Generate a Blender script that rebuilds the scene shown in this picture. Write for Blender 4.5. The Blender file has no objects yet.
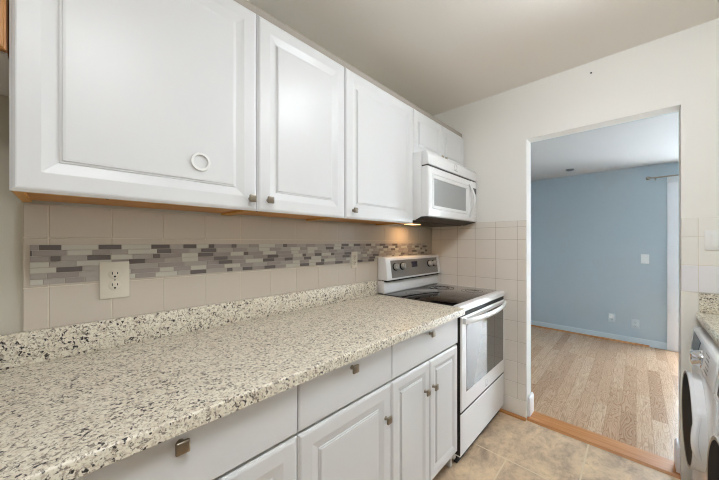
import bpy, bmesh, math, random
from mathutils import Vector, Matrix
random.seed(7)
R = math.radians
SC = bpy.context.scene
COL = SC.collection

def lin(r, g, b):
    f = lambda c: (c/12.92 if c <= .04045 else ((c+.055)/1.055)**2.4)
    return (f(r/255), f(g/255), f(b/255), 1)

# ------------------------------------------------------------------ camera
cam_d = bpy.data.cameras.new('camera'); cam = bpy.data.objects.new('camera', cam_d); COL.objects.link(cam)
cam.location = (0, 0, 1.3088)
cam.rotation_euler = (R(90), 0, R(44.0886-90))
cam_d.sensor_width = 36; cam_d.lens = 285.68/719*36
cam_d.shift_y = 2.457/719; cam_d.clip_start = .02
SC.camera = cam
# ------------------------------------------------------------------ world
w = bpy.data.worlds.new('world'); SC.world = w; w.use_nodes = True
bg = w.node_tree.nodes['Background']
bg.inputs[0].default_value = (.97, .98, 1, 1); bg.inputs[1].default_value = .08
# ------------------------------------------------------------------ area lights (daylight through the patio door; added fills behind and overhead)
def area(name, loc, rot, sx, sy, e, col=(1, 1, 1)):
    l = bpy.data.lights.new(name, 'AREA'); l.shape = 'RECTANGLE'; l.size = sx; l.size_y = sy; l.energy = e; l.color = col
    o = bpy.data.objects.new(name, l); COL.objects.link(o); o.location = loc; o.rotation_euler = rot
    return o
area('patio_daylight', (5.35, -1.05, 1.08), (0, R(90), 0), 1.95, 1.5, 112, (.86, .93, 1))
area('rear_fill', (-2.38, .75, 1.35), (0, R(-90), 0), 1.6, 1.0, 1.5, (.95, .97, 1))  # added fill from behind the camera, no real source modelled
area('overhead_fill', (.05, -.3, 2.45), (0, 0, 0), .55, .55, 14, (.93, .965, 1))  # added overhead fill without a fixture, evens out the wall cabinet doors
SC.view_settings.view_transform = 'Standard'; SC.view_settings.look = 'None'
SC.view_settings.gamma = 1; SC.view_settings.use_curve_mapping = False
SC.view_settings.exposure = 0.42
SC.cycles.use_denoising = True; SC.cycles.filter_width = 1.1
SC.cycles.max_bounces = 12; SC.cycles.diffuse_bounces = 8
LAMP_POWER = 29.0

# ------------------------------------------------------------------ materials
def mat(name, col, rough=.5, metal=0, spec=.5, coat=0, emit=None, es=0, trans=0, ior=1.45, alpha=1):
    m = bpy.data.materials.new(name); m.use_nodes = True
    b = m.node_tree.nodes['Principled BSDF']
    b.inputs['Base Color'].default_value = lin(*col); b.inputs['Roughness'].default_value = rough
    b.inputs['Metallic'].default_value = metal; b.inputs['Specular IOR Level'].default_value = spec
    b.inputs['Coat Weight'].default_value = coat; b.inputs['Transmission Weight'].default_value = trans
    b.inputs['IOR'].default_value = ior; b.inputs['Alpha'].default_value = alpha
    if emit: b.inputs['Emission Color'].default_value = lin(*emit); b.inputs['Emission Strength'].default_value = es
    return m
class NT:
    """tiny node-graph helper"""
    def __init__(s, m): s.t = m.node_tree; s.b = s.t.nodes['Principled BSDF']
    def n(s, typ, **kw):
        x = s.t.nodes.new(typ)
        for k, v in kw.items():
            if k in x.inputs: x.inputs[k].default_value = v
            else: setattr(x, k, v)
        return x
    def l(s, a, b): s.t.links.new(a, b)
    def coord(s, scale=(1, 1, 1), loc=(0, 0, 0), rot=(0, 0, 0)):
        g = s.n('ShaderNodeNewGeometry'); mp = s.n('ShaderNodeMapping')
        mp.inputs['Scale'].default_value = scale; mp.inputs['Location'].default_value = loc; mp.inputs['Rotation'].default_value = rot
        s.l(g.outputs['Position'], mp.inputs['Vector']); return mp.outputs[0]
    def noise(s, v, scale, detail=3, rough=.5, dist=0):
        x = s.n('ShaderNodeTexNoise'); x.inputs['Scale'].default_value = scale; x.inputs['Detail'].default_value = detail
        x.inputs['Roughness'].default_value = rough; x.inputs['Distortion'].default_value = dist
        s.l(v, x.inputs['Vector']); return x.outputs['Fac']
    def ramp(s, f, stops):
        x = s.n('ShaderNodeValToRGB'); e = x.color_ramp.elements
        while len(e) < len(stops): e.new(.5)
        for el, (p, c) in zip(e, stops): el.position = p; el.color = lin(*c) if len(c) == 3 else c
        s.l(f, x.inputs[0]); return x.outputs[0]
    def mask(s, f, a, b):
        x = s.n('ShaderNodeMapRange'); x.inputs[1].default_value = a; x.inputs[2].default_value = b
        s.l(f, x.inputs[0]); return x.outputs[0]
    def mix(s, f, a, b, typ='MIX'):
        x = s.n('ShaderNodeMix', data_type='RGBA', blend_type=typ)
        for so, v in ((x.inputs[0], f), (x.inputs[6], a), (x.inputs[7], b)):
            if hasattr(v, 'links'): s.l(v, so)
            elif isinstance(v, (int, float)): so.default_value = v
            else: so.default_value = lin(*v)
        return x.outputs[2]
    def bump(s, f, st, dist=.002):
        x = s.n('ShaderNodeBump'); x.inputs['Strength'].default_value = st; x.inputs['Distance'].default_value = dist
        s.l(f, x.inputs['Height']); s.l(x.outputs[0], s.b.inputs['Normal'])

M = {}
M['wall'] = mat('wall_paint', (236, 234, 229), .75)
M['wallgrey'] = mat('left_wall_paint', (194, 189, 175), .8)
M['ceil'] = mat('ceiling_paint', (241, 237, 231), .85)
for k in ('wall', 'wallgrey', 'ceil'):
    t = NT(M[k]); t.bump(t.noise(t.coord(), 90, 4), .08, .002)
M['blue'] = mat('blue_paint', (184, 197, 204), .75)
M['bluetrim'] = mat('blue_baseboard_paint', (206, 216, 221), .5)
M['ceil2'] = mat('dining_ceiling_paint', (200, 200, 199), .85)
M['trim'] = mat('white_trim_paint', (234, 234, 236), .4)
M['cab'] = mat('white_thermofoil', (220, 221, 222), .33)
M['cabbox'] = mat('white_melamine', (222, 222, 220), .4)
M['greige'] = mat('greige_edge_strip', (168, 160, 150), .7)
M['appl'] = mat('white_enamel', (236, 237, 238), .2, coat=.2)
M['plastic'] = mat('white_plastic', (234, 234, 232), .35)
M['cream'] = mat('cream_plastic', (216, 209, 192), .4)
M['black'] = mat('black_plastic', (22, 21, 20), .4)
M['gap'] = mat('dark_gap', (40, 38, 36), .7)
M['glassblk'] = mat('black_ceramic_glass', (16, 14, 14), .06, coat=.4)
M['ovenglass'] = mat('grey_oven_glass', (88, 86, 82), .05, spec=.5, coat=.4)
M['mwglass'] = mat('grey_microwave_glass', (160, 163, 163), .12, coat=.3)
M['nickel'] = mat('brushed_nickel', (158, 149, 136), .3, metal=1)
M['chrome'] = mat('chrome', (215, 217, 220), .12, metal=1)
M['console'] = mat('silver_console', (136, 135, 132), .38, metal=.35)
M['knobgrey'] = mat('silver_knob', (172, 172, 170), .35, metal=.2)
M['display'] = mat('display_blue_black', (26, 28, 52), .15)
M['dispgrey'] = mat('washer_display_slate', (66, 76, 88), .25)
M['mark'] = mat('grey_print', (120, 122, 126), .6)
M['beigerim'] = mat('beige_gasket', (168, 156, 142), .55)
M['doordark'] = mat('dark_door_bowl', (26, 26, 25), .6, spec=.08)
M['teal'] = mat('dark_teal_glass', (20, 40, 42), .1, coat=.3)
M['grout'] = mat('pale_grout', (214, 204, 186), .85)
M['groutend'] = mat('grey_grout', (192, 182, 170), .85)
M['tile'] = mat('shaded_ivory_tile', (200, 190, 176), .14)  # ivory tile darkened: shade below the wall cabinets is in the colour
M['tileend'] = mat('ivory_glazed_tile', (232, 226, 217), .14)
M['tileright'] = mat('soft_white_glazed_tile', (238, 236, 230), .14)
M['tilewhite'] = mat('white_glazed_tile', (236, 235, 238), .1)
M['paintcream'] = mat('cream_side_paint', (240, 238, 230), .6)
M['mgrout'] = mat('mosaic_grout', (180, 172, 160), .85)
M['mos0'] = mat('mosaic_pale_glass', (200, 198, 186), .12)
M['mos1'] = mat('mosaic_taupe_stone', (158, 149, 143), .35)
M['mos2'] = mat('mosaic_dark_slate', (108, 100, 98), .3)
M['mos3'] = mat('mosaic_mid_grey', (172, 164, 156), .3)
M['screw'] = mat('dark_screw', (30, 22, 18), .5, metal=.5)
M['lamp'] = mat('lamp_glass', (250, 248, 240), .4, emit=(240, 247, 255), es=LAMP_POWER)
M['mwlamp'] = mat('hob_lamp_lens', (250, 220, 170), .4, emit=(255, 196, 120), es=3)
M['emblem'] = mat('emblem_grey', (176, 178, 182), .4, metal=.2)
M['ring'] = mat('burner_ring_print', (44, 42, 41), .2)

# clear glass of the patio door
M['pane'] = mat('clear_pane', (245, 250, 252), .02, trans=1, ior=1.02)

def wood(name, c1, c2, axis, scale=9, rough=.4):
    m = mat(name, c1, rough); t = NT(m)
    s = [55, 55, 55]; s[axis] = 3
    v = t.coord(scale=s); f = t.noise(v, 1.0, 5, .6, .6)
    t.l(t.ramp(f, [(.3, c1), (.7, c2)]), t.b.inputs['Base Color']); return m
M['oak'] = wood('golden_oak', (196, 138, 58), (218, 164, 86), 0)
M['oakshade'] = wood('shaded_oak_underside', (172, 112, 40), (196, 138, 62), 0)  # oak in a darker copy: dimmer light on recessed panels is painted in
M['oakcab'] = wood('dark_stained_oak', (150, 98, 46), (182, 128, 70), 2)
M['oakstrip'] = wood('orange_oak_strip', (178, 114, 60), (204, 146, 90), 1)
M['toekick'] = wood('brown_toe_kick', (92, 58, 34), (126, 84, 52), 0)

# granite
def granite():
    m = mat('speckled_granite', (208, 200, 182), .3, coat=.08); t = NT(m); v = t.coord()
    nv = t.n('ShaderNodeTexNoise'); nv.inputs['Scale'].default_value = 70; nv.inputs['Detail'].default_value = 4; t.l(v, nv.inputs['Vector'])
    add = t.n('ShaderNodeVectorMath', operation='MULTIPLY_ADD'); add.inputs[1].default_value = (.014, .014, .014)
    t.l(nv.outputs['Color'], add.inputs[0]); t.l(v, add.inputs[2]); vv = add.outputs[0]
    big = t.noise(vv, 30, 5, .65)
    c = t.ramp(big, [(.28, (200, 189, 168)), (.42, (228, 221, 203)), (.56, (238, 233, 217)), (.7, (212, 204, 186))])
    f1 = t.noise(vv, 150, 3, .65); c = t.mix(t.mask(f1, .50, .60), c, (198, 187, 168))
    f2 = t.noise(vv, 105, 4, .7); c = t.mix(t.mask(f2, .548, .6), c, (140, 130, 118))
    g = t.noise(v, 22, 3, .55)
    sp_ = t.noise(vv, 120, 2, .5)
    mm = t.n('ShaderNodeMath', operation='MULTIPLY_ADD'); mm.inputs[1].default_value = .25
    t.l(g, mm.inputs[0]); t.l(sp_, mm.inputs[2])
    c = t.mix(t.mask(mm.outputs[0], .745, .778), c, (54, 50, 49))
    t.l(c, t.b.inputs['Base Color']); return m
M['granite'] = granite()

# vinyl floor in stone-look tiles
def stonefloor():
    m = mat('stone_look_vinyl', (190, 168, 136), .36); t = NT(m)
    g = t.n('ShaderNodeNewGeometry'); sp = t.n('ShaderNodeSeparateXYZ'); t.l(g.outputs['Position'], sp.inputs[0])
    cb = t.n('ShaderNodeCombineXYZ')
    ax = t.n('ShaderNodeMath', operation='ADD'); ax.inputs[1].default_value = -.222+.341; t.l(sp.outputs[1], ax.inputs[0])
    ay = t.n('ShaderNodeMath', operation='ADD'); ay.inputs[1].default_value = -1.857+.513*8; t.l(sp.outputs[0], ay.inputs[0])
    t.l(ax.outputs[0], cb.inputs[0]); t.l(ay.outputs[0], cb.inputs[1])
    br = t.n('ShaderNodeTexBrick'); br.offset = .5
    br.inputs['Scale'].default_value = 1; br.inputs['Mortar Size'].default_value = .0045; br.inputs['Mortar Smooth'].default_value = .3
    br.inputs['Brick Width'].default_value = .682; br.inputs['Row Height'].default_value = .513
    br.inputs['Color1'].default_value = (0, 0, 0, 1); br.inputs['Color2'].default_value = (1, 1, 1, 1); br.inputs['Bias'].default_value = 0
    t.l(cb.outputs[0], br.inputs['Vector'])
    v = t.coord(scale=(1, 1.5, 1), rot=(0, 0, .6))
    n1 = t.noise(v, 4.5, 8, .72, .35)
    c = t.ramp(n1, [(.34, (160, 138, 116)), (.46, (198, 172, 144)), (.54, (216, 190, 158)), (.66, (232, 206, 168))])
    n2 = t.noise(v, 9, 8, .75, .5); c = t.mix(t.mask(n2, .54, .74), c, (176, 150, 122))

    c = t.mix(br.outputs['Fac'], c, (222, 203, 172))
    t.l(c, t.b.inputs['Base Color']); return m
M['stone'] = stonefloor()

def hardwood():
    m = mat('oak_strip_floor', (196, 164, 130), .23); t = NT(m)
    g = t.n('ShaderNodeNewGeometry')
    br = t.n('ShaderNodeTexBrick'); br.offset = .37; br.offset_frequency = 2
    br.inputs['Scale'].default_value = 1; br.inputs['Mortar Size'].default_value = .0012; br.inputs['Brick Width'].default_value = 1.15; br.inputs['Row Height'].default_value = .083
    br.inputs['Color1'].default_value = (0, 0, 0, 1); br.inputs['Color2'].default_value = (1, 1, 1, 1); br.inputs['Mortar'].default_value = (.3, .3, .3, 1)
    t.l(g.outputs['Position'], br.inputs['Vector'])
    # per-plank shift of the grain
    sh = t.n('ShaderNodeVectorMath', operation='MULTIPLY_ADD'); sh.inputs[1].default_value = (7, 13, 0)
    t.l(br.outputs['Color'], sh.inputs[0]); t.l(g.outputs['Position'], sh.inputs[2])
    mp = t.n('ShaderNodeMapping'); mp.inputs['Scale'].default_value = (1.6, 9, 1); t.l(sh.outputs[0], mp.inputs[0])
    wv = t.noise(mp.outputs[0], 1.3, 2, .5, .3)
    mul = t.n('ShaderNodeMath', operation='MULTIPLY'); mul.inputs[1].default_value = 22; t.l(wv, mul.inputs[0])
    fr = t.n('ShaderNodeMath', operation='FRACT'); t.l(mul.outputs[0], fr.inputs[0])
    rings = t.ramp(fr.outputs[0], [(0, (138, 102, 76)), (.2, (196, 160, 128)), (.8, (212, 182, 152)), (1, (168, 130, 100))])
    base = t.ramp(br.outputs['Color'], [(0, (138, 96, 66)), (.2, (176, 134, 102)), (.5, (200, 162, 130)), (1, (216, 188, 158))])
    c = t.mix(.55, base, rings)
    mp2 = t.n('ShaderNodeMapping'); mp2.inputs['Scale'].default_value = (6, 160, 1); t.l(sh.outputs[0], mp2.inputs[0])
    fine = t.noise(mp2.outputs[0], 1, 3); c = t.mix(t.mask(fine, .5, .75), c, (168, 134, 104))
    mf = t.n('ShaderNodeMath', operation='MULTIPLY'); mf.inputs[1].default_value = .45; t.l(br.outputs['Fac'], mf.inputs[0]); c = t.mix(mf.outputs[0], c, (128, 94, 66))
    t.l(c, t.b.inputs['Base Color']); return m
M['hardwood'] = hardwood()

# ------------------------------------------------------------------ mesh builder
class MB:
    def __init__(s): s.bm = bmesh.new()
    def _join(s, b, mi=0):
        for f in b.faces: f.material_index = mi
        me = bpy.data.meshes.new('tmp'); b.to_mesh(me); b.free()
        s.bm.from_mesh(me); bpy.data.meshes.remove(me); return s
    def box(s, x0, x1, y0, y1, z0, z1, bev=0, seg=2, mi=0, rot=None):
        b = bmesh.new(); bmesh.ops.create_cube(b, size=1)
        for v in b.verts:
            v.co = Vector(((x0+x1)/2+v.co.x*(x1-x0), (y0+y1)/2+v.co.y*(y1-y0), (z0+z1)/2+v.co.z*(z1-z0)))
        if bev: bmesh.ops.bevel(b, geom=b.edges[:], offset=bev, segments=seg, profile=.5, affect='EDGES')
        if rot:
            piv, axis, ang = rot; b.transform(Matrix.Translation(piv) @ Matrix.Rotation(ang, 4, axis) @ Matrix.Translation(-Vector(piv)))
        return s._join(b, mi)
    def prism(s, pts, axis, a0, a1, bev=0, mi=0, seg=2):
        """polygon pts in the other two axes (cyclic order), extruded along axis"""
        b = bmesh.new()
        def mk(p, a): c = [0, 0, 0]; c[axis] = a; o = [i for i in range(3) if i != axis]; c[o[0]] = p[0]; c[o[1]] = p[1]; return b.verts.new(c)
        A = [mk(p, a0) for p in pts]; B = [mk(p, a1) for p in pts]; n = len(pts)
        b.faces.new(A); b.faces.new(B[::-1])
        for i in range(n): b.faces.new((A[i], B[i], B[(i+1) % n], A[(i+1) % n]))
        bmesh.ops.recalc_face_normals(b, faces=b.faces[:])
        if bev: bmesh.ops.bevel(b, geom=b.edges[:], offset=bev, segments=seg, profile=.5, affect='EDGES')
        return s._join(b, mi)
    def nest(s, O, U, V, N, wd, ht, prof, mi=0, cap=True):
        """nested rectangles: prof = [(inset, depth), ...] from the back outwards"""
        b = bmesh.new(); O, U, V, N = map(Vector, (O, U, V, N)); loops = []
        for i, dp in prof:
            loops.append([b.verts.new(O+U*x+V*y+N*dp) for x, y in ((i, i), (wd-i, i), (wd-i, ht-i), (i, ht-i))])
        for a, c in zip(loops, loops[1:]):
            for k in range(4): b.faces.new((a[k], a[(k+1) % 4], c[(k+1) % 4], c[k]))
        if cap: b.faces.new(loops[-1])
        b.faces.new(loops[0][::-1])
        bmesh.ops.recalc_face_normals(b, faces=b.faces[:])
        return s._join(b, mi)
    def lathe(s, c, axis, prof, n=40, mi=0, close=False):
        """prof = [(radius, position along axis)]"""
        b = bmesh.new(); ax = Vector(axis).normalized(); t = Vector((0, 0, 1)) if abs(ax.z) < .9 else Vector((1, 0, 0))
        u = ax.cross(t).normalized(); v = ax.cross(u); c = Vector(c); L = []
        for r, h in prof:
            if r < 1e-6: L.append([b.verts.new(c+ax*h)])
            else: L.append([b.verts.new(c+ax*h+(u*math.cos(2*math.pi*k/n)+v*math.sin(2*math.pi*k/n))*r) for k in range(n)])
        seq = list(zip(L, L[1:])) + ([(L[-1], L[0])] if close else [])
        for A, B in seq:
            for k in range(n):
                q = (k+1) % n
                if len(A) == 1 and len(B) == 1: continue
                if len(A) == 1: b.faces.new((A[0], B[q], B[k]))
                elif len(B) == 1: b.faces.new((A[k], A[q], B[0]))
                else: b.faces.new((A[k], A[q], B[q], B[k]))
        if not close:
            for A in (L[0], L[-1]):
                if len(A) > 1: b.faces.new(A)
        bmesh.ops.recalc_face_normals(b, faces=b.faces[:])
        return s._join(b, mi)
    def sweep(s, pts, up, hw, hh, mi=0, n=10):
        """elliptical bar along a polyline"""
        b = bmesh.new(); pts = [Vector(p) for p in pts]; up = Vector(up); L = []
        for i, p in enumerate(pts):
            d = (pts[min(i+1, len(pts)-1)]-pts[max(i-1, 0)]).normalized(); sd = d.cross(up).normalized(); uu = sd.cross(d)
            L.append([b.verts.new(p+sd*hw*math.cos(2*math.pi*k/n)+uu*hh*math.sin(2*math.pi*k/n)) for k in range(n)])
        for A, B in zip(L, L[1:]):
            for k in range(n): b.faces.new((A[k], A[(k+1) % n], B[(k+1) % n], B[k]))
        b.faces.new(L[0]); b.faces.new(L[-1])
        bmesh.ops.recalc_face_normals(b, faces=b.faces[:])
        return s._join(b, mi)
    def build(s, name, mats, parent=None, smooth=True, ang=35):
        me = bpy.data.meshes.new(name)
        base = Vector((0, 0, 0)); p = parent
        while p is not None: base += p.location; p = p.parent
        if parent is None:                                   # origin at the middle of the base
            xs = [v.co for v in s.bm.verts]
            lo = Vector([min(v[i] for v in xs) for i in range(3)]); hi = Vector([max(v[i] for v in xs) for i in range(3)])
            base = Vector(((lo.x+hi.x)/2, (lo.y+hi.y)/2, lo.z))
        s.bm.transform(Matrix.Translation(-base)); s.bm.to_mesh(me); s.bm.free()
        for m in (mats if isinstance(mats, (list, tuple)) else [mats]): me.materials.append(M[m])
        if smooth:
            me.shade_smooth()
            me.set_sharp_from_angle(angle=R(ang))
        o = bpy.data.objects.new(name, me); COL.objects.link(o)
        if parent is not None: o.parent = parent
        else: o.location = base
        return o
def tag(o, label, cat, group=None):
    o['label'] = label; o['category'] = cat
    if group: o['group'] = group
    return o
def thing(name, loc, label, cat, group=None):
    o = bpy.data.objects.new(name, None); COL.objects.link(o); o.location = loc; o.empty_display_size = .05
    return tag(o, label, cat, group)
def struct(o): o['kind'] = 'structure'; return o
def text_mesh(name, body, size, loc, rot, m, parent, ext=.0004):
    c = bpy.data.curves.new(name, 'FONT'); c.body = body; c.size = size; c.extrude = ext; c.align_x = 'CENTER'; c.align_y = 'CENTER'
    t = bpy.data.objects.new(name, c); COL.objects.link(t)
    dg = bpy.context.evaluated_depsgraph_get(); dg.update()
    me = bpy.data.meshes.new_from_object(t.evaluated_get(dg)); bpy.data.objects.remove(t); bpy.data.curves.remove(c)
    me.name = name; me.materials.clear(); me.materials.append(M[m])
    o = bpy.data.objects.new(name, me); COL.objects.link(o)
    base = Vector((0, 0, 0)); p = parent
    while p is not None: base += p.location; p = p.parent
    o.parent = parent; o.location = Vector(loc)-base; o.rotation_euler = rot; return o

# ------------------------------------------------------------------ dimensions
YW = 1.3686      # left wall
XE = 2.3719      # end wall, kitchen face
XE2 = 2.485      # end wall, dining face
CZ = 2.478       # ceiling
DL, DR, DZ = .5816, -.1778, 2.072   # doorway
YU = 1.0471      # face of the upper doors
YB = .7379       # face of the base doors
YR = -.90        # right wall
XF = 5.11        # far wall of the dining room

# ------------------------------------------------------------------ setting
struct(MB().box(-2.4, XE, YR-.1, YW+.1, -.08, 0).build('floor', 'stone', smooth=False))
struct(MB().box(XE2, XF+.1, -2.3, 2.3, -.08, 0).build('floor_dining', 'hardwood', smooth=False))
struct(MB().box(-2.4, XE2, YR-.1, YW+.1, CZ, CZ+.08).build('ceiling', 'ceil', smooth=False))
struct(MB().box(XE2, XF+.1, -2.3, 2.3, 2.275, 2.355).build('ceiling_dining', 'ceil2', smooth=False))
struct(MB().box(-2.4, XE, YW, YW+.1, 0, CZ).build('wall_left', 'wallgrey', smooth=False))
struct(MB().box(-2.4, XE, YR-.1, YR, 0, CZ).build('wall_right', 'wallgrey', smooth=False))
e = MB()
e.box(XE, XE2, DL, YW+.1, 0, CZ); e.box(XE, XE2, YR-.1, DR, 0, CZ); e.box(XE, XE2, DR, DL, DZ, CZ)
struct(e.build('wall_end', 'wall', smooth=False))
# dining room walls with the opening of the patio door
PD0, PD1, PDZ = -1.85, -.36, 2.03
f = MB(); f.box(XF, XF+.1, PD1, 2.3, 0, 2.275); f.box(XF, XF+.1, -2.3, PD0, 0, 2.275); f.box(XF, XF+.1, PD0, PD1, PDZ, 2.275)
struct(f.build('wall_far', 'blue', smooth=False))
f = MB(); f.box(XE2, XF, 2.2, 2.3, 0, 2.275); struct(f.build('wall_dining_left', 'blue', smooth=False))
f = MB(); f.box(XE2, XF, -2.3, -2.2, 0, 2.275); struct(f.build('wall_dining_right', 'blue', smooth=False))
f = MB(); f.box(XE2, XE2+.012, DL+.0, 2.2, 0, 2.275); f.box(XE2, XE2+.012, -2.2, DR, 0, 2.275); f.box(XE2, XE2+.012, DR, DL, DZ, 2.275)
struct(f.build('wall_near', 'blue', smooth=False))
# oak threshold, quarter rounds, baseboards
t = MB(); t.prism([(XE-.006, 0), (XE+.008, .012), (XE2+.03, .012), (XE2+.045, .001)], 1, DR+.001, DL-.001)
struct(t.build('trim_1', 'oakstrip', smooth=False))
t = MB(); t.prism([(XE-.029, 0), (XE-.027, .012), (XE-.018, .018), (XE-.0097, .018), (XE-.0097, 0)], 1, DL, .80)
struct(t.build('trim_2', 'oakstrip'))
t = MB(); t.box(XF-.014, XF, PD1+.09, 2.2, 0, .085, .004); struct(t.build('baseboard_far', 'bluetrim'))
t = MB(); t.prism([(XF-.034, 0), (XF-.032, .012), (XF-.024, .02), (XF-.0145, .02), (XF-.0145, 0)], 1, -.12, 2.2); struct(t.build('trim_3', 'oakstrip'))
# baseboard returns on the door jambs
for nm, y0, y1 in (('baseboard_jamb_left', DL-.016, DL-.0005), ('baseboard_jamb_right', DR+.0005, DR+.016)):
    t = MB(); o_ = .012
    t.prism([(y0, .012), (y0, .14), ((y0+y1)/2, .155), (y1, .155), (y1, .012)] if y0 > 0 else [(y0, .012), (y0, .155), ((y0+y1)/2, .155), (y1, .14), (y1, .012)], 0, XE+.03, XE2+.03, .002)
    struct(t.build(nm, 'trim'))
# patio door in the far wall
t = MB(); t.box(XF-.018, XF-.0005, PD1+.0, PD1+.09, 0, PDZ+.0, .003)
t.box(XF-.018, XF-.0005, PD0-.09, PD0, 0, PDZ, .003); t.box(XF-.018, XF-.0005, PD0-.09, PD1+.09, PDZ, PDZ+.09, .003)
struct(t.build('trim_4', 'trim'))
pd = struct(MB().box(XF+.02, XF+.07, PD0, PD0+.05, 0, PDZ, .003).box(XF+.02, XF+.07, PD1-.05, PD1, 0, PDZ, .003)
    .box(XF+.02, XF+.07, PD0, PD1, PDZ-.06, PDZ, .003).box(XF+.02, XF+.07, PD0, PD1, 0, .08, .003)
    .box(XF+.025, XF+.065, (PD0+PD1)/2-.04, (PD0+PD1)/2+.04, .08, PDZ-.06, .003).build('door_1', 'trim'))
MB().box(XF+.042, XF+.048, PD0+.05, PD1-.05, .08, PDZ-.06).build('pane', 'pane', pd, smooth=False)
# curtain rod
rod = thing('curtain_rod', (XF-.06, -.12, 2.10), 'thin brushed metal curtain rod above the white door casing in the blue room', 'curtain rod')
MB().sweep([(XF-.07, -.13, 2.105), (XF-.07, -2.0, 2.105)], (0, 0, 1), .0085, .0085).build('rod', 'nickel', rod)
MB().lathe((XF-.07, -.13, 2.105), (0, 1, 0), [(.009, 0), (.013, .004), (.022, .018), (.022, .03), (.014, .042), (0, .046)], 20).build('finial', 'nickel', rod)
MB().sweep([(XF, -.17, 2.09), (XF-.06, -.17, 2.09), (XF-.07, -.17, 2.1)], (0, 1, 0), .007, .007).build('bracket', 'nickel', rod)

# tile fields -----------------------------------------------------------------
def tilefield(name, plane_axis, face, back, cols, rows, mats, out, skip=None, g=.0016, white=None):
    """cols/rows: grout positions; tiles are bevelled slabs standing proud of the grout bed"""
    b = MB()
    lo, hi = min(face, back), max(face, back)
    bed = .0012
    def bx(u0, u1, v0, v1, a, c, bev, mi):
        if plane_axis == 1: b.box(u0, u1, a, c, v0, v1, bev, 1, mi)
        else: b.box(a, c, u0, u1, v0, v1, bev, 1, mi)
    f2 = face-out*bed
    bx(cols[0], cols[-1], rows[0], rows[-1], min(f2, back), max(f2, back), 0, 1)
    for i in range(len(cols)-1):
        for j in range(len(rows)-1):
            if skip and skip(i, j): continue
            mi = 2 if (white and white(i, j)) else 0
            bx(cols[i]+g, cols[i+1]-g, rows[j]+g, rows[j+1]-g, min(face, back), max(face, back), .0011, mi)
    return struct(b.build(name, mats, smooth=False))
cols = [-.09, -.036]+[-.036+.1555*k for k in range(1, 16)]
cols = [c for c in cols if c < 2.33]+[XE-.009]
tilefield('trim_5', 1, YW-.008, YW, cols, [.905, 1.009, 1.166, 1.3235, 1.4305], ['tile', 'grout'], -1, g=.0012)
ycols = [DL, .641, .797, .957, 1.112, 1.267, YW-.0085]
zrows = [.135, .2555, .409, .5625, .716, .8695, 1.0245, 1.179, 1.331, 1.426, 1.472]
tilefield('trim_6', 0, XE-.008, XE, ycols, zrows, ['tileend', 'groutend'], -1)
# tile base under it
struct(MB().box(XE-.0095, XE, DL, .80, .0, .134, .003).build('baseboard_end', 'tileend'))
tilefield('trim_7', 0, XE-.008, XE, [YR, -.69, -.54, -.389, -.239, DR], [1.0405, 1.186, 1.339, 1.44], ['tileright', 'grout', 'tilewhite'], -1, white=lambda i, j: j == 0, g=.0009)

# mosaic strip -----------------------------------------------------------------
b = MB(); X0, X1, Z0, Z1 = -.076, 2.281, 1.1735, 1.3015
b.box(X0, X1, YW-.0105, YW-.0075, Z0, Z1, 0, mi=4)
nr = 7; rh = (Z1-Z0)/nr
for r in range(nr):
    x = X0-random.uniform(0, .06); last = -1
    while x < X1-.008:
        k = random.choices([0, 1, 2, 3], [20, 32, 27, 21])[0]
        if k == last: k = random.choice([q for q in (0, 1, 2, 3) if q != last])
        L = random.choice([.048, .062, .062, .075, .09]) if k != 2 else random.choice([.024, .05, .062, .062, .062])
        xa, xb = max(x, X0), min(x+L, X1)
        if xb-xa > .006: b.box(xa+.0008, xb-.0008, YW-.0125, YW-.0085, Z0+r*rh+.001, Z0+(r+1)*rh-.001, .0006, 1, mi=k)
        x += L; last = k
struct(b.build('trim_8', ['mos0', 'mos1', 'mos2', 'mos3', 'mgrout'], smooth=False))

# ------------------------------------------------------------------ cabinets
PROF = [(0, 0), (0, .0125), (.0035, .0145), (.0045, .0165), (.009, .019), (.012, .0195), (.05, .0195), (.058, .0178), (.08, .0128),
        (.0805, .0155), (.086, .0158), (.0865, .0190), (.092, .0195)]
DRW = [(0, 0), (0, .0145), (.002, .0175), (.005, .0195)]
def door(x0, x1, z0, z1, yface, name, parent, prof=PROF, mt='cab'):
    k = (x1-x0)/.45 if (x1-x0) < .4 else 1
    pr = [(i*(max(k, .8) if i > .02 else 1), d) for i, d in prof]
    return MB().nest((x0, yface+.0195, z0), (1, 0, 0), (0, 0, 1), (0, -1, 0), x1-x0, z1-z0, pr).build(name, mt, parent, smooth=False)
def knob(x, z, yface, parent, s=.0135, tilt=0):
    b = MB()
    b.lathe((x, yface, z), (0, -1, 0), [(.0085, 0), (.0075, .003), (.0055, .006), (.0055, .014), (.008, .017)], 16)
    b.box(x-s, x+s, yface-.026, yface-.016, z-s, z+s, .0038, 3)
    return b.build('knob', 'nickel', parent)
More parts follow.
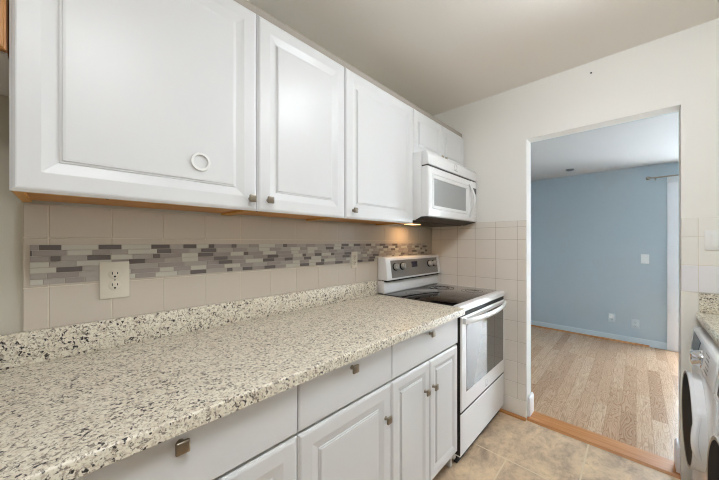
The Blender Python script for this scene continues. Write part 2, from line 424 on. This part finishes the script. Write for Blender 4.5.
def upper(x0, x1, z0, z1, doors, knobs, label, dz0, screws=()):
    r = thing('wall_cabinet', ((x0+x1)/2, YW, z0), label, 'cabinet', 'white wall cabinets over the counter')
    yb = YU+.022
    b = MB(); th = .016
    b.box(x0, x0+th, yb, YW, z0, z1+.042); b.box(x1-th, x1, yb, YW, z0, z1+.042)
    b.box(x0+th, x1-th, yb+.02, YW, z1+.02, z1+.036); b.box(x0+th, x1-th, YW-.006, YW, z0+.012, z1+.02)
    b.build('carcass', 'cabbox', r, smooth=False)
    MB().box(x0+.0003, x1-.0003, yb-.0012, yb-.0002, z1-.03, z1+.042).build('top_rail', 'greige', r, smooth=False)
    u = MB()
    u.box(x0+.0005, x1-.0005, yb+.0005, yb+.034, z0-.0035, z0+.012, .001, 1)
    u.box(x0+.0005, x0+.02, yb+.034, YW-.0085, z0-.0035, z0+.012, .001, 1); u.box(x1-.02, x1-.0005, yb+.034, YW-.0085, z0-.0035, z0+.012, .001, 1)
    u.build('bottom_frame', 'oak', r, smooth=False)
    u2 = MB(); u2.box(x0+.02, x1-.02, yb+.034, YW-.0085, z0+.004, z0+.010); u2.build('bottom_panel', 'oakshade', r, smooth=False)
    for i, (a, c) in enumerate(doors):
        d = door(a+.0016, c-.0016, dz0, z1, YU, 'door', r)
        if knobs[i]: knob(knobs[i][0], knobs[i][1], YU, d)
    for (sx, sy) in screws:
        MB().lathe((sx, sy, z0-.0035), (0, 0, -1), [(.004, 0), (.0038, .0016), (.0015, .0018), (0, .001)], 12).build('screw', 'screw', r)
    return r
ZB, ZT = 1.4313, 2.1911
upper(-.0915, .517, ZB+.006, ZT, [(-.0915, .517)], [(.489, 1.4735)], 'large white wall cabinet at the left end with a plastic ring stuck on its door', ZB, [(.085, YU+.04)])
upper(.5172, .979, ZB+.006, ZT, [(.517, .979)], [(.562, 1.4755)], 'narrow white single-door wall cabinet second from the left, knob low at its left edge', ZB, [(.535, YU+.04), (.965, YU+.04)])
upper(.9792, 1.589, ZB+.006, ZT, [(.979, 1.589)], [(1.034, 1.4735)], 'white single-door wall cabinet directly left of the white microwave', ZB)
upper(1.5892, 2.362, 1.905, ZT, [(1.589, 1.972), (1.972, 2.355)], [(1.945, 1.937), (2.0, 1.937)], 'short white two-door wall cabinet mounted above the microwave', 1.898)
# ring stuck on the first door
rg = MB().lathe((.3165, YU+.0005, 1.578), (0, -1, 0), [(.0225, 0), (.0295, 0), (.0305, .003), (.0295, .007), (.0225, .007), (.0215, .003)], 40, close=True).build('plastic_ring', 'plastic')
tag(rg, 'small white plastic ring stuck on the large left wall cabinet door', 'ring')

# oak cabinet over the fridge space, far left
r = thing('fridge_cabinet', (-.55, YW, 1.752), 'dark brown oak wall cabinet mounted high at the far left edge', 'cabinet')
MB().box(-1.0, -.0935, YU+.02, YW, 1.757, 2.23, .002).build('carcass', 'oakcab', r)
MB().box(-.998, -.0945, YU+.022, YW, 1.752, 1.7568).build('bottom_panel', 'cabbox', r)
for a, c in ((-.995, -.548), (-.545, -.0945)):
    d = door(a, c, 1.756, 2.2, YU, 'door', r, mt='oakcab')

def base(x0, x1, drawer, doors, dk, knobs, label):
    r = thing('base_cabinet', ((x0+x1)/2, YW-.3, 0), label, 'cabinet', 'white base cabinets under the granite counter')
    b = MB(); yb = YB+.038
    b.box(x0, x1, yb, YW-.01, .105, .893); b.box(x0, x0+.018, yb, YW-.01, 0, .105) ; b.box(x1-.018, x1, yb, YW-.01, 0, .105)
    b.build('carcass', 'cabbox', r, smooth=False)
    MB().box(x0+.018, x1-.018, YB+.085, YB+.1, 0, .105).build('toe_kick', 'toekick', r, smooth=False)
    d = MB().nest((x0+.0016, YB+.0195, .729), (1, 0, 0), (0, 0, 1), (0, -1, 0), x1-x0-.0032, .886-.729, DRW).build('drawer', 'cab', r, smooth=False)
    knob(dk, .858, YB, d, .0145)
    for (a, c), (kx, kz) in zip(doors, knobs):
        dd = door(a+.0016, c-.0016, .105, .7185, YB, 'door', r); knob(kx, kz, YB, dd, .0145)
    return r
base(-.145, .495, None, [(-.145, .495)], .181, [(.449, .588)], 'wide white base cabinet nearest the lower left corner, with one large drawer knob')
base(.4952, .958, None, [(.495, .958)], .722, [(.916, .589)], 'white single-door base cabinet in the middle of the run under the counter')
base(.9582, 1.578, None, [(.958, 1.267), (1.267, 1.578)], 1.264, [(1.219, .586), (1.296, .583)], 'white two-door base cabinet beside the stove')

# countertops ------------------------------------------------------------------
def edge_profile(y0, z0, z1, n=6):
    r_ = .006; pts = [(y0+.003, z0)]
    pts += [(y0+r_-r_*math.cos(a), z1-r_+r_*math.sin(a)) for a in [math.pi/2*k/n for k in range(n+1)]]
    return [(y0, z0+.004)]+pts[1:]
ct = thing('countertop', (.7, YW-.3, .894), 'long speckled beige granite countertop with low granite upstand along the tiled wall', 'countertop')
b = MB(); b.prism([(YW-.009, .894), (.706, .894)]+edge_profile(.7, .894, .933)+[(YW-.009, .933)], 0, -.2, 1.586, 0)
b.build('slab', 'granite', ct, ang=22)
MB().box(-.2, 1.566, YW-.029, YW-.009, .9335, 1.034, .002).build('upstand', 'granite', ct)
ct2 = thing('countertop', (1.6, -.55, .894), 'short granite countertop above the washing machine at the right edge', 'countertop')
b = MB(); b.prism([(YR+.001, .897), (-.236, .897), (-.231, .903), (-.231, .925), (-.238, .934), (YR+.001, .934)], 0, .98, XE-.001)
b.build('slab', 'granite', ct2, ang=50)
MB().box(XE-.021, XE-.001, YR+.001, -.241, .9345, 1.039, .002).build('upstand', 'granite', ct2)
struct(MB().box(XE-.003, XE-.0005, -.2405, DR, .0, 1.0395).build('wall_end_side', 'paintcream', smooth=False))

# ------------------------------------------------------------------ stove
SX0, SX1 = 1.592, 2.352
st = thing('stove', ((SX0+SX1)/2, 1.0, 0), 'white freestanding electric stove with black glass cooktop between counter and tiled wall', 'stove')
b = MB(); b.box(SX0, SX1, .768, YW-.03, .03, .905, .004); b.build('body', 'appl', st)
MB().box(SX0+.001, SX1-.001, .7335, .7675, .07, .896).build('front_seam_shade', 'gap', st, smooth=False)  # dark sheet added behind the fronts, paints the shade in their seams
for x in (SX0+.06, SX1-.06):
    for y in (.80, 1.28): MB().lathe((x, y, 0), (0, 0, 1), [(.02, 0), (.02, .006), (.012, .008), (.012, .031)], 14).build('foot', 'black', st)
b = MB()   # raised rim of the cooktop with rounded front lip
b.prism([(.732, .897), (.725, .904), (.725, .925), (.731, .935), (.742, .939), (.770, .939), (.770, .933), (1.30, .933), (1.30, .897)], 0, SX0-.003, SX1+.003)
b.box(SX1-.018, SX1+.003, .77, 1.30, .93, .9385, .002)
b.build('cooktop_rim', 'appl', st, smooth=False)
g = MB().box(SX0-.0025, SX1-.018, .7705, 1.292, .9332, .9395, .0015).build('glass_top', 'glassblk', st)
for cx, cy, rr in ((1.78, .90, .105), (2.16, .90, .075), (1.78, 1.15, .075), (2.16, 1.15, .095)):
    for q in (rr, rr*.6): MB().lathe((cx, cy, .9397), (0, 0, 1), [(q, 0), (q+.003, 0), (q+.003, .0003), (q, .0003)], 48, close=True).build('burner_ring', 'ring', g)
# vent trim between cooktop and door
b = MB(); b.box(SX0+.002, SX1-.002, .735, .762, .877, .890, .002); b.build('vent_trim', 'appl', st)
for k in range(14):
    if k in (4, 9): continue
    x = SX0+.12+k*.038; MB().box(x, x+.026, .7342, .736, .8805, .8865).build('vent_slot', 'gap', st, smooth=False)
# oven door
b = MB(); b.nest((SX0+.004, .763, .3215), (1, 0, 0), (0, 0, 1), (0, -1, 0), SX1-SX0-.006, .872-.3215, [(0, 0), (0, .032), (.003, .037), (.008, .039), (.012, .039)])
dr = b.build('oven_door', 'appl', st, smooth=False)
b = MB(); b.box(SX0+.066, SX1-.045, .7228, .7245, .424, .845, .0006, 1); b.build('window', 'ovenglass', dr)
b = MB()
n = 18; pts = []
for k in range(n+1):
    s = k/n; x = SX0+.03+s*(SX1-SX0-.06); bow = math.sin(math.pi*s)**.7
    pts.append((x, .716-.006-.030*bow, .852-.008*bow))
b.sweep(pts, (0, 0, 1), .008, .017, n=14)
for s in (0, 1):
    x = SX0+.03+s*(SX1-SX0-.06); b.box(x-.012, x+.012, .704, .726, .834, .868, .004)
b.build('handle', 'appl', dr)
MB().lathe((1.972, .7242, .372), (0, -1, 0), [(.016, 0), (.019, 0), (.019, .0009), (.016, .0009)], 30, close=True).build('emblem', 'emblem', dr)
text_mesh('lettering', 'Whirlpool', .013, (1.972, .7238, .348), (R(90), 0, 0), 'emblem', dr)
b = MB(); b.nest((SX0+.004, .763, .06), (1, 0, 0), (0, 0, 1), (0, -1, 0), SX1-SX0-.006, .306-.06, [(0, 0), (0, .026), (.003, .031), (.008, .033), (.012, .033)])
b.build('storage_drawer', 'appl', st, smooth=False)
MB().box(SX0+.02, SX1-.02, .76, .78, .005, .06).build('kick_panel', 'gap', st, smooth=False)
# backguard: lower riser and overhanging console
b = MB(); b.prism([(1.298, .934), (1.291, .945), (1.30, 1.03), (YW-.0095, 1.03), (YW-.0095, .94), (1.298, .94)], 0, SX0, SX1, .003); b.build('backguard', 'appl', st, ang=30)
b = MB(); b.box(SX0+.004, SX1-.004, 1.282, 1.32, 1.024, 1.0345); b.build('console_gap', 'gap', st, smooth=False)
YC0, ZC0, YC1, ZC1 = 1.262, 1.036, 1.285, 1.192      # console front, bottom and top
b = MB(); b.prism([(YC0, ZC0), (YC1-.002, ZC1), (YC1+.012, ZC1+.010), (YW-.0135, ZC1+.012), (YW-.0135, ZC0)], 0, SX0-.004, SX1+.004, .006, seg=3)
con = b.build('console', 'appl', st, ang=40)
ta = math.atan2(YC1-YC0, ZC1-ZC0)
def onc(s): return (YC0+(YC1-.002-YC0)*s, ZC0+(ZC1-ZC0)*s)
cdir = Vector((0, -math.cos(ta), math.sin(ta)))
def conbox(x0, x1, s0, s1, lift, m, name, bev=.001):
    (y0, z0), (y1, z1) = onc(s0), onc(s1); q = MB()
    q.prism([(y0+.001, z0), (y1+.001, z1), (y1-lift*math.cos(ta), z1+lift*math.sin(ta)), (y0-lift*math.cos(ta), z0+lift*math.sin(ta))], 0, x0, x1)
    return q.build(name, m, con, smooth=False)
conbox(SX0+.05, SX1-.05, .09, .9, .0022, 'console', 'control_panel')
conbox(1.905, 1.985, .5, .78, .0034, 'display', 'display')
for x in (1.688, 1.775, 2.165, 2.24):
    y, z = onc(.6); c = Vector((x, y, z))+cdir*.002
    q = MB(); q.lathe(c, cdir, [(.028, 0), (.028, .006), (.025, .008), (0, .008)], 28, mi=1)
    q.lathe(c, cdir, [(.0225, .006), (.021, .022), (.018, .026), (0, .027)], 28, mi=0)
    q.box(x-.005, x+.005, c.y-.036, c.y-.02, c.z-.016, c.z+.021, .002, mi=0)
    q.build('control_knob', ['knobgrey', 'black'], con)

# ------------------------------------------------------------------ microwave
MX0, MX1 = 1.5925, 2.354
mw = thing('microwave', ((MX0+MX1)/2, 1.16, 1.455), 'white over-the-range microwave mounted under the short wall cabinet above the stove', 'microwave')
b = MB(); b.prism([(.992, 1.476), (.992, 1.896), (YW-.0005, 1.896), (YW-.0005, 1.455), (1.04, 1.455)], 0, MX0, MX1, .002); b.build('body', 'appl', mw, ang=30)
b = MB(); b.box(MX0+.03, MX1-.03, 1.06, 1.33, 1.448, 1.456, .001)
b.prism([(.955, 1.4755), (.955, 1.4725), (1.045, 1.4515), (1.058, 1.4515), (1.058, 1.4755)], 0, MX0+.002, MX1-.002)
b.build('grille', 'black', mw)
b = MB(); b.box(1.80, 1.92, 1.20, 1.27, 1.4455, 1.4490, .001); b.build('lamp_lens', 'mwlamp', mw)
b = MB(); b.prism([(.99, 1.806), (.938, 1.806), (.941, 1.87), (.955, 1.895), (.99, 1.895)], 0, MX0, MX1, .003, seg=2); tp = b.build('top_vent', 'appl', mw, ang=40)
MB().box(MX0+.004, MX1-.004, .948, .99, 1.797, 1.807).build('seam', 'gap', mw, smooth=False)
MB().lathe((1.972, .9405, 1.852), (0, -1, 0), [(.018, -.001), (.022, -.001), (.022, .0015), (.018, .0015)], 30, close=True).build('emblem', 'emblem', tp)
text_mesh('lettering', 'Whirlpool', .014, (1.972, .9385, 1.828), (R(90), 0, 0), 'emblem', tp)
XD = 2.243
b = MB(); b.nest((MX0, .99, 1.476), (1, 0, 0), (0, 0, 1), (0, -1, 0), XD-MX0-.001, 1.797-1.476,
     [(0, 0), (0, .044), (.003, .049), (.008, .052), (.046, .052), (.0475, .049), (.052, .049), (.0535, .052), (.072, .051), (.0735, .047)])
md = b.build('door', 'appl', mw, smooth=False)
b = MB(); b.box(MX0+.074, XD-.092, .9425, .9445, 1.55, 1.723, .0004, 1); b.build('window', 'mwglass', md)
pts = []
for k in range(15):
    s = k/14; bow = math.sin(math.pi*s)
    pts.append((XD-.036, .940-.004-.040*bow, 1.508+s*.255))
b = MB(); b.sweep(pts, (1, 0, 0), .008, .011, n=12); b.build('handle', 'appl', md)
b = MB(); b.box(XD+.001, MX1, .939, .99, 1.476, 1.797, .005); cp = b.build('control_panel', 'appl', mw)
b = MB(); b.box(XD+.03, MX1-.02, .9375, .9395, 1.70, 1.745, .0005, 1); b.build('display', 'black', cp)
for r_ in range(5):
    for c_ in range(3): MB().box(XD+.03+c_*.022, XD+.044+c_*.022, .9385, .9393, 1.515+r_*.03, 1.524+r_*.03).build('key', 'cabbox', cp, smooth=False)
# hob lamp under the microwave
l = bpy.data.lights.new('hob_lamp', 'AREA'); l.shape = 'RECTANGLE'; l.size = .1; l.size_y = .06; l.energy = .5; l.color = (1, .60, .30)
o = bpy.data.objects.new('hob_lamp', l); COL.objects.link(o); o.location = (1.86, 1.235, 1.444)

# ------------------------------------------------------------------ outlets and switches
def plate(cx, cz, wd, ht, axis, face, name, label, cat, kind, m='cream', rot=0):
    """axis 'y': on the left wall facing -Y; 'x': on a wall facing -X"""
    def P(b, u0, u1, z0, z1, d0, d1, bev=0, mi=0):
        if axis == 'y': b.box(u0, u1, face-d1, face-d0, z0, z1, bev, 2, mi)
        else: b.box(face-d1, face-d0, u0, u1, z0, z1, bev, 2, mi)
    loc = (cx, face, cz-ht/2) if axis == 'y' else (face, cx, cz-ht/2)
    r = thing(name, loc, label, cat)
    b = MB(); P(b, cx-wd/2, cx+wd/2, cz-ht/2, cz+ht/2, 0, .0065, .0025); b.build('cover_plate', m, r)
    nv = (0, -1, 0) if axis == 'y' else (-1, 0, 0)
    def pt(u, z, d): return (u, face-d, z) if axis == 'y' else (face-d, u, z)
    if kind == 'duplex':
        for s in (1, -1):
            z = cz+s*.0205
            b = MB(); b.lathe(pt(cx, z, .006), nv, [(.0175, 0), (.0175, .0022), (.016, .0032), (0, .0032)], 28)
            rc = b.build('receptacle', m, r)
            b = MB(); P(b, cx-.0085, cx-.006, z-.001, z+.009, .0088, .0096); P(b, cx+.006, cx+.0085, z-.0, z+.008, .0088, .0096)
            b.lathe(pt(cx, z-.008, .0088), nv, [(.0033, 0), (.0033, .0008), (0, .0008)], 12); b.build('slots', 'black', rc, smooth=False)
        b = MB(); b.lathe(pt(cx, cz, .006), nv, [(.003, 0), (.0028, .0015), (0, .0018)], 12); b.build('screw', 'nickel', r)
    elif kind == 'rocker2':
        for s in (-1, 1):
            u = cx+s*.0235; b = MB(); P(b, u-.0165, u+.0165, cz-.0335, cz+.0335, .006, .0095, .002); b.build('rocker', m, r)
    else:
        b = MB(); P(b, cx-.005, cx+.005, cz-.012, cz+.012, .006, .0072, .0005); P(b, cx-.0035, cx+.0035, cz-.002, cz+.008, .007, .014, .001); b.build('toggle', m, r)
    return r
plate(.1265, 1.1735, .083, .131, 'y', YW-.008, 'power_outlet', 'large cream duplex power outlet over the left end of the mosaic strip', 'power outlet', 'duplex')
plate(1.3505, 1.193, .058, .108, 'y', YW-.008, 'power_outlet', 'small cream power outlet at the mosaic strip just left of the stove', 'power outlet', 'duplex')
plate(-.3215, 1.3195, .122, .104, 'x', XE-.008, 'light_switch', 'white double rocker light switch on the tiles right of the doorway', 'light switch', 'rocker2', 'plastic')
plate(-.08, 1.10, .075, .118, 'x', XF, 'light_switch', 'white switch plate at mid height on the blue wall beside the casing', 'light switch', 'toggle', 'plastic')
plate(.008, .262, .075, .118, 'x', XF, 'power_outlet', 'pale outlet plate low on the blue wall nearer the white casing', 'power outlet', 'duplex', 'bluetrim')
r = plate(.235, .30, .07, .118, 'x', XF, 'power_outlet', 'white outlet with a plug in it, low on the blue wall', 'power outlet', 'duplex', 'bluetrim')
pg = MB().box(XF-.05, XF-.0097, .215, .262, .30, .345, .006).build('plug_adapter', 'plastic'); tag(pg, 'small white plug adapter sticking out of the blue wall outlet', 'plug')

# ------------------------------------------------------------------ laundry machines
def machine(x0, x1, yf, cx, cz, bulge, name, label, cat):
    r = thing(name, ((x0+x1)/2, -.5, 0), label, cat)
    b = MB(); b.box(x0, x1, YR+.03, yf, .015, .745, .012, 3)
    b.build('body', 'appl', r)
    for x in (x0+.06, x1-.06):
        for y in (YR+.09, yf-.06): MB().lathe((x, y, 0), (0, 0, 1), [(.022, 0), (.022, .008), (.014, .01), (.014, .018)], 14).build('foot', 'black', r)
    b = MB(); b.prism([(YR+.03, .7475), (yf+.001, .7475), (yf+.004, .752), (yf-.006, .864), (yf-.014, .8745), (YR+.03, .8755)], 0, x0, x1, .004, seg=2); top = b.build('control_panel', 'appl', r, ang=35)
    pn = lambda z: yf+.004-.010*(z-.752)/.112
    b = MB(); a = [(x1-.05, .728+.05), (x1-.06, .86), (x1-.26, .853), (x1-.21, .775)]
    def slab(q, poly, d0, d1, mi=0):
        bb = bmesh.new(); A = [bb.verts.new((x, pn(z)+d0, z)) for x, z in poly]; B = [bb.verts.new((x, pn(z)+d1, z)) for x, z in poly]; n = len(poly)
        bb.faces.new(A); bb.faces.new(B[::-1])
        for i in range(n): bb.faces.new((A[i], B[i], B[(i+1) % n], A[(i+1) % n]))
        bmesh.ops.recalc_face_normals(bb, faces=bb.faces[:]); q._join(bb, mi)
    slab(b, a, -.001, .0025); b.build('display', 'dispgrey', top, smooth=False)
    b = MB(); kz = .798; kx = x1-.325
    b.lathe((kx, pn(kz), kz), (0, 1, 0), [(.040, -.001), (.040, .004), (.034, .006), (.030, .028), (.026, .032), (0, .033)], 36); b.build('dial', 'chrome', top)
    for k in range(5):
        b = MB(); slab(b, [(kx-.075-.02*(k % 2), .845-.018*k), (kx-.155, .845-.018*k), (kx-.155, .849-.018*k), (kx-.075-.02*(k % 2), .849-.018*k)], 0, .0008)
        b.build('printed_mark', 'mark', top, smooth=False)
    # round door: outer ring, gasket rim, dark concave bowl, handle
    R0 = .208
    b = MB(); b.lathe((cx, yf, cz), (0, 1, 0), [(R0-.025, -.004), (R0-.024, .004), (R0-.004, bulge*.7), (R0-.001, bulge-.002), (R0-.004, bulge), (R0-.006, bulge-.002), (R0-.006, -.004)], 64, close=True)
    dd = b.build('door', 'appl', r, ang=40)
    b = MB(); b.lathe((cx, yf, cz), (0, 1, 0), [(R0-.0062, bulge-.008), (R0-.0062, bulge-.001), (R0-.008, bulge+.0005), (R0-.014, bulge-.001), (R0-.014, bulge-.008)], 64, close=True); b.build('rim', 'beigerim', dd, ang=50)
    b = MB(); b.lathe((cx, yf, cz), (0, 1, 0), [(R0-.0142, bulge-.010), (R0-.0142, bulge-.0015), (R0-.05, bulge), (.10, bulge+.003), (0, bulge+.004)], 64); b.build('bowl', 'doordark', dd, ang=50)
    b = MB(); hx = cx-R0-.002
    pts = [(hx+.012*abs(s)**2*3, yf+bulge*.55+.014*(1-s*s), cz+s*.085) for s in [(-1+k/6) for k in range(13)]]
    b.sweep(pts, (1, 0, 0), .011, .013, n=12); b.build('handle', 'appl', dd)
    return r
machine(1.668, 2.27, -.206, 1.99, .505, .040, 'washing_machine', 'white front-loading washing machine beside the doorway, round dark door and chrome dial', 'washing machine')
machine(1.03, 1.63, -.206, 1.30, .53, .036, 'clothes_dryer', 'white front-loading dryer cut off by the bottom right corner, nearer than the washing machine', 'dryer')

# ------------------------------------------------------------------ ceiling light, detector, nail
cl = thing('ceiling_light', (1.28, .0, CZ-.145), 'round white glass ceiling light glowing just above the top of the picture', 'ceiling light')
MB().lathe((1.28, .0, CZ), (0, 0, -1), [(.15, 0), (.15, .018), (.145, .022), (0, .022)], 48).build('base', 'plastic', cl)
MB().lathe((1.28, .0, CZ-.018), (0, 0, -1), [(.10, 0), (.118, .012), (.142, .035), (.15, .06), (.142, .085), (.115, .107), (.075, .119), (.035, .124), (0, .125)], 48).build('glass_shade', 'lamp', cl)
sd = MB().lathe((4.65, .63, 2.275), (0, 0, -1), [(.045, 0), (.045, .012), (.03, .02), (0, .02)], 24).build('ceiling_hook', 'mark'); tag(sd, 'small dark round fitting on the dining room ceiling', 'ceiling fitting')
nl = MB().lathe((XE, .21, 2.406), (-1, 0, 0), [(.0045, 0), (.0045, .004), (.002, .006), (0, .006)], 12).build('nail', 'screw'); tag(nl, 'tiny dark nail head high on the white wall above the doorway', 'nail')
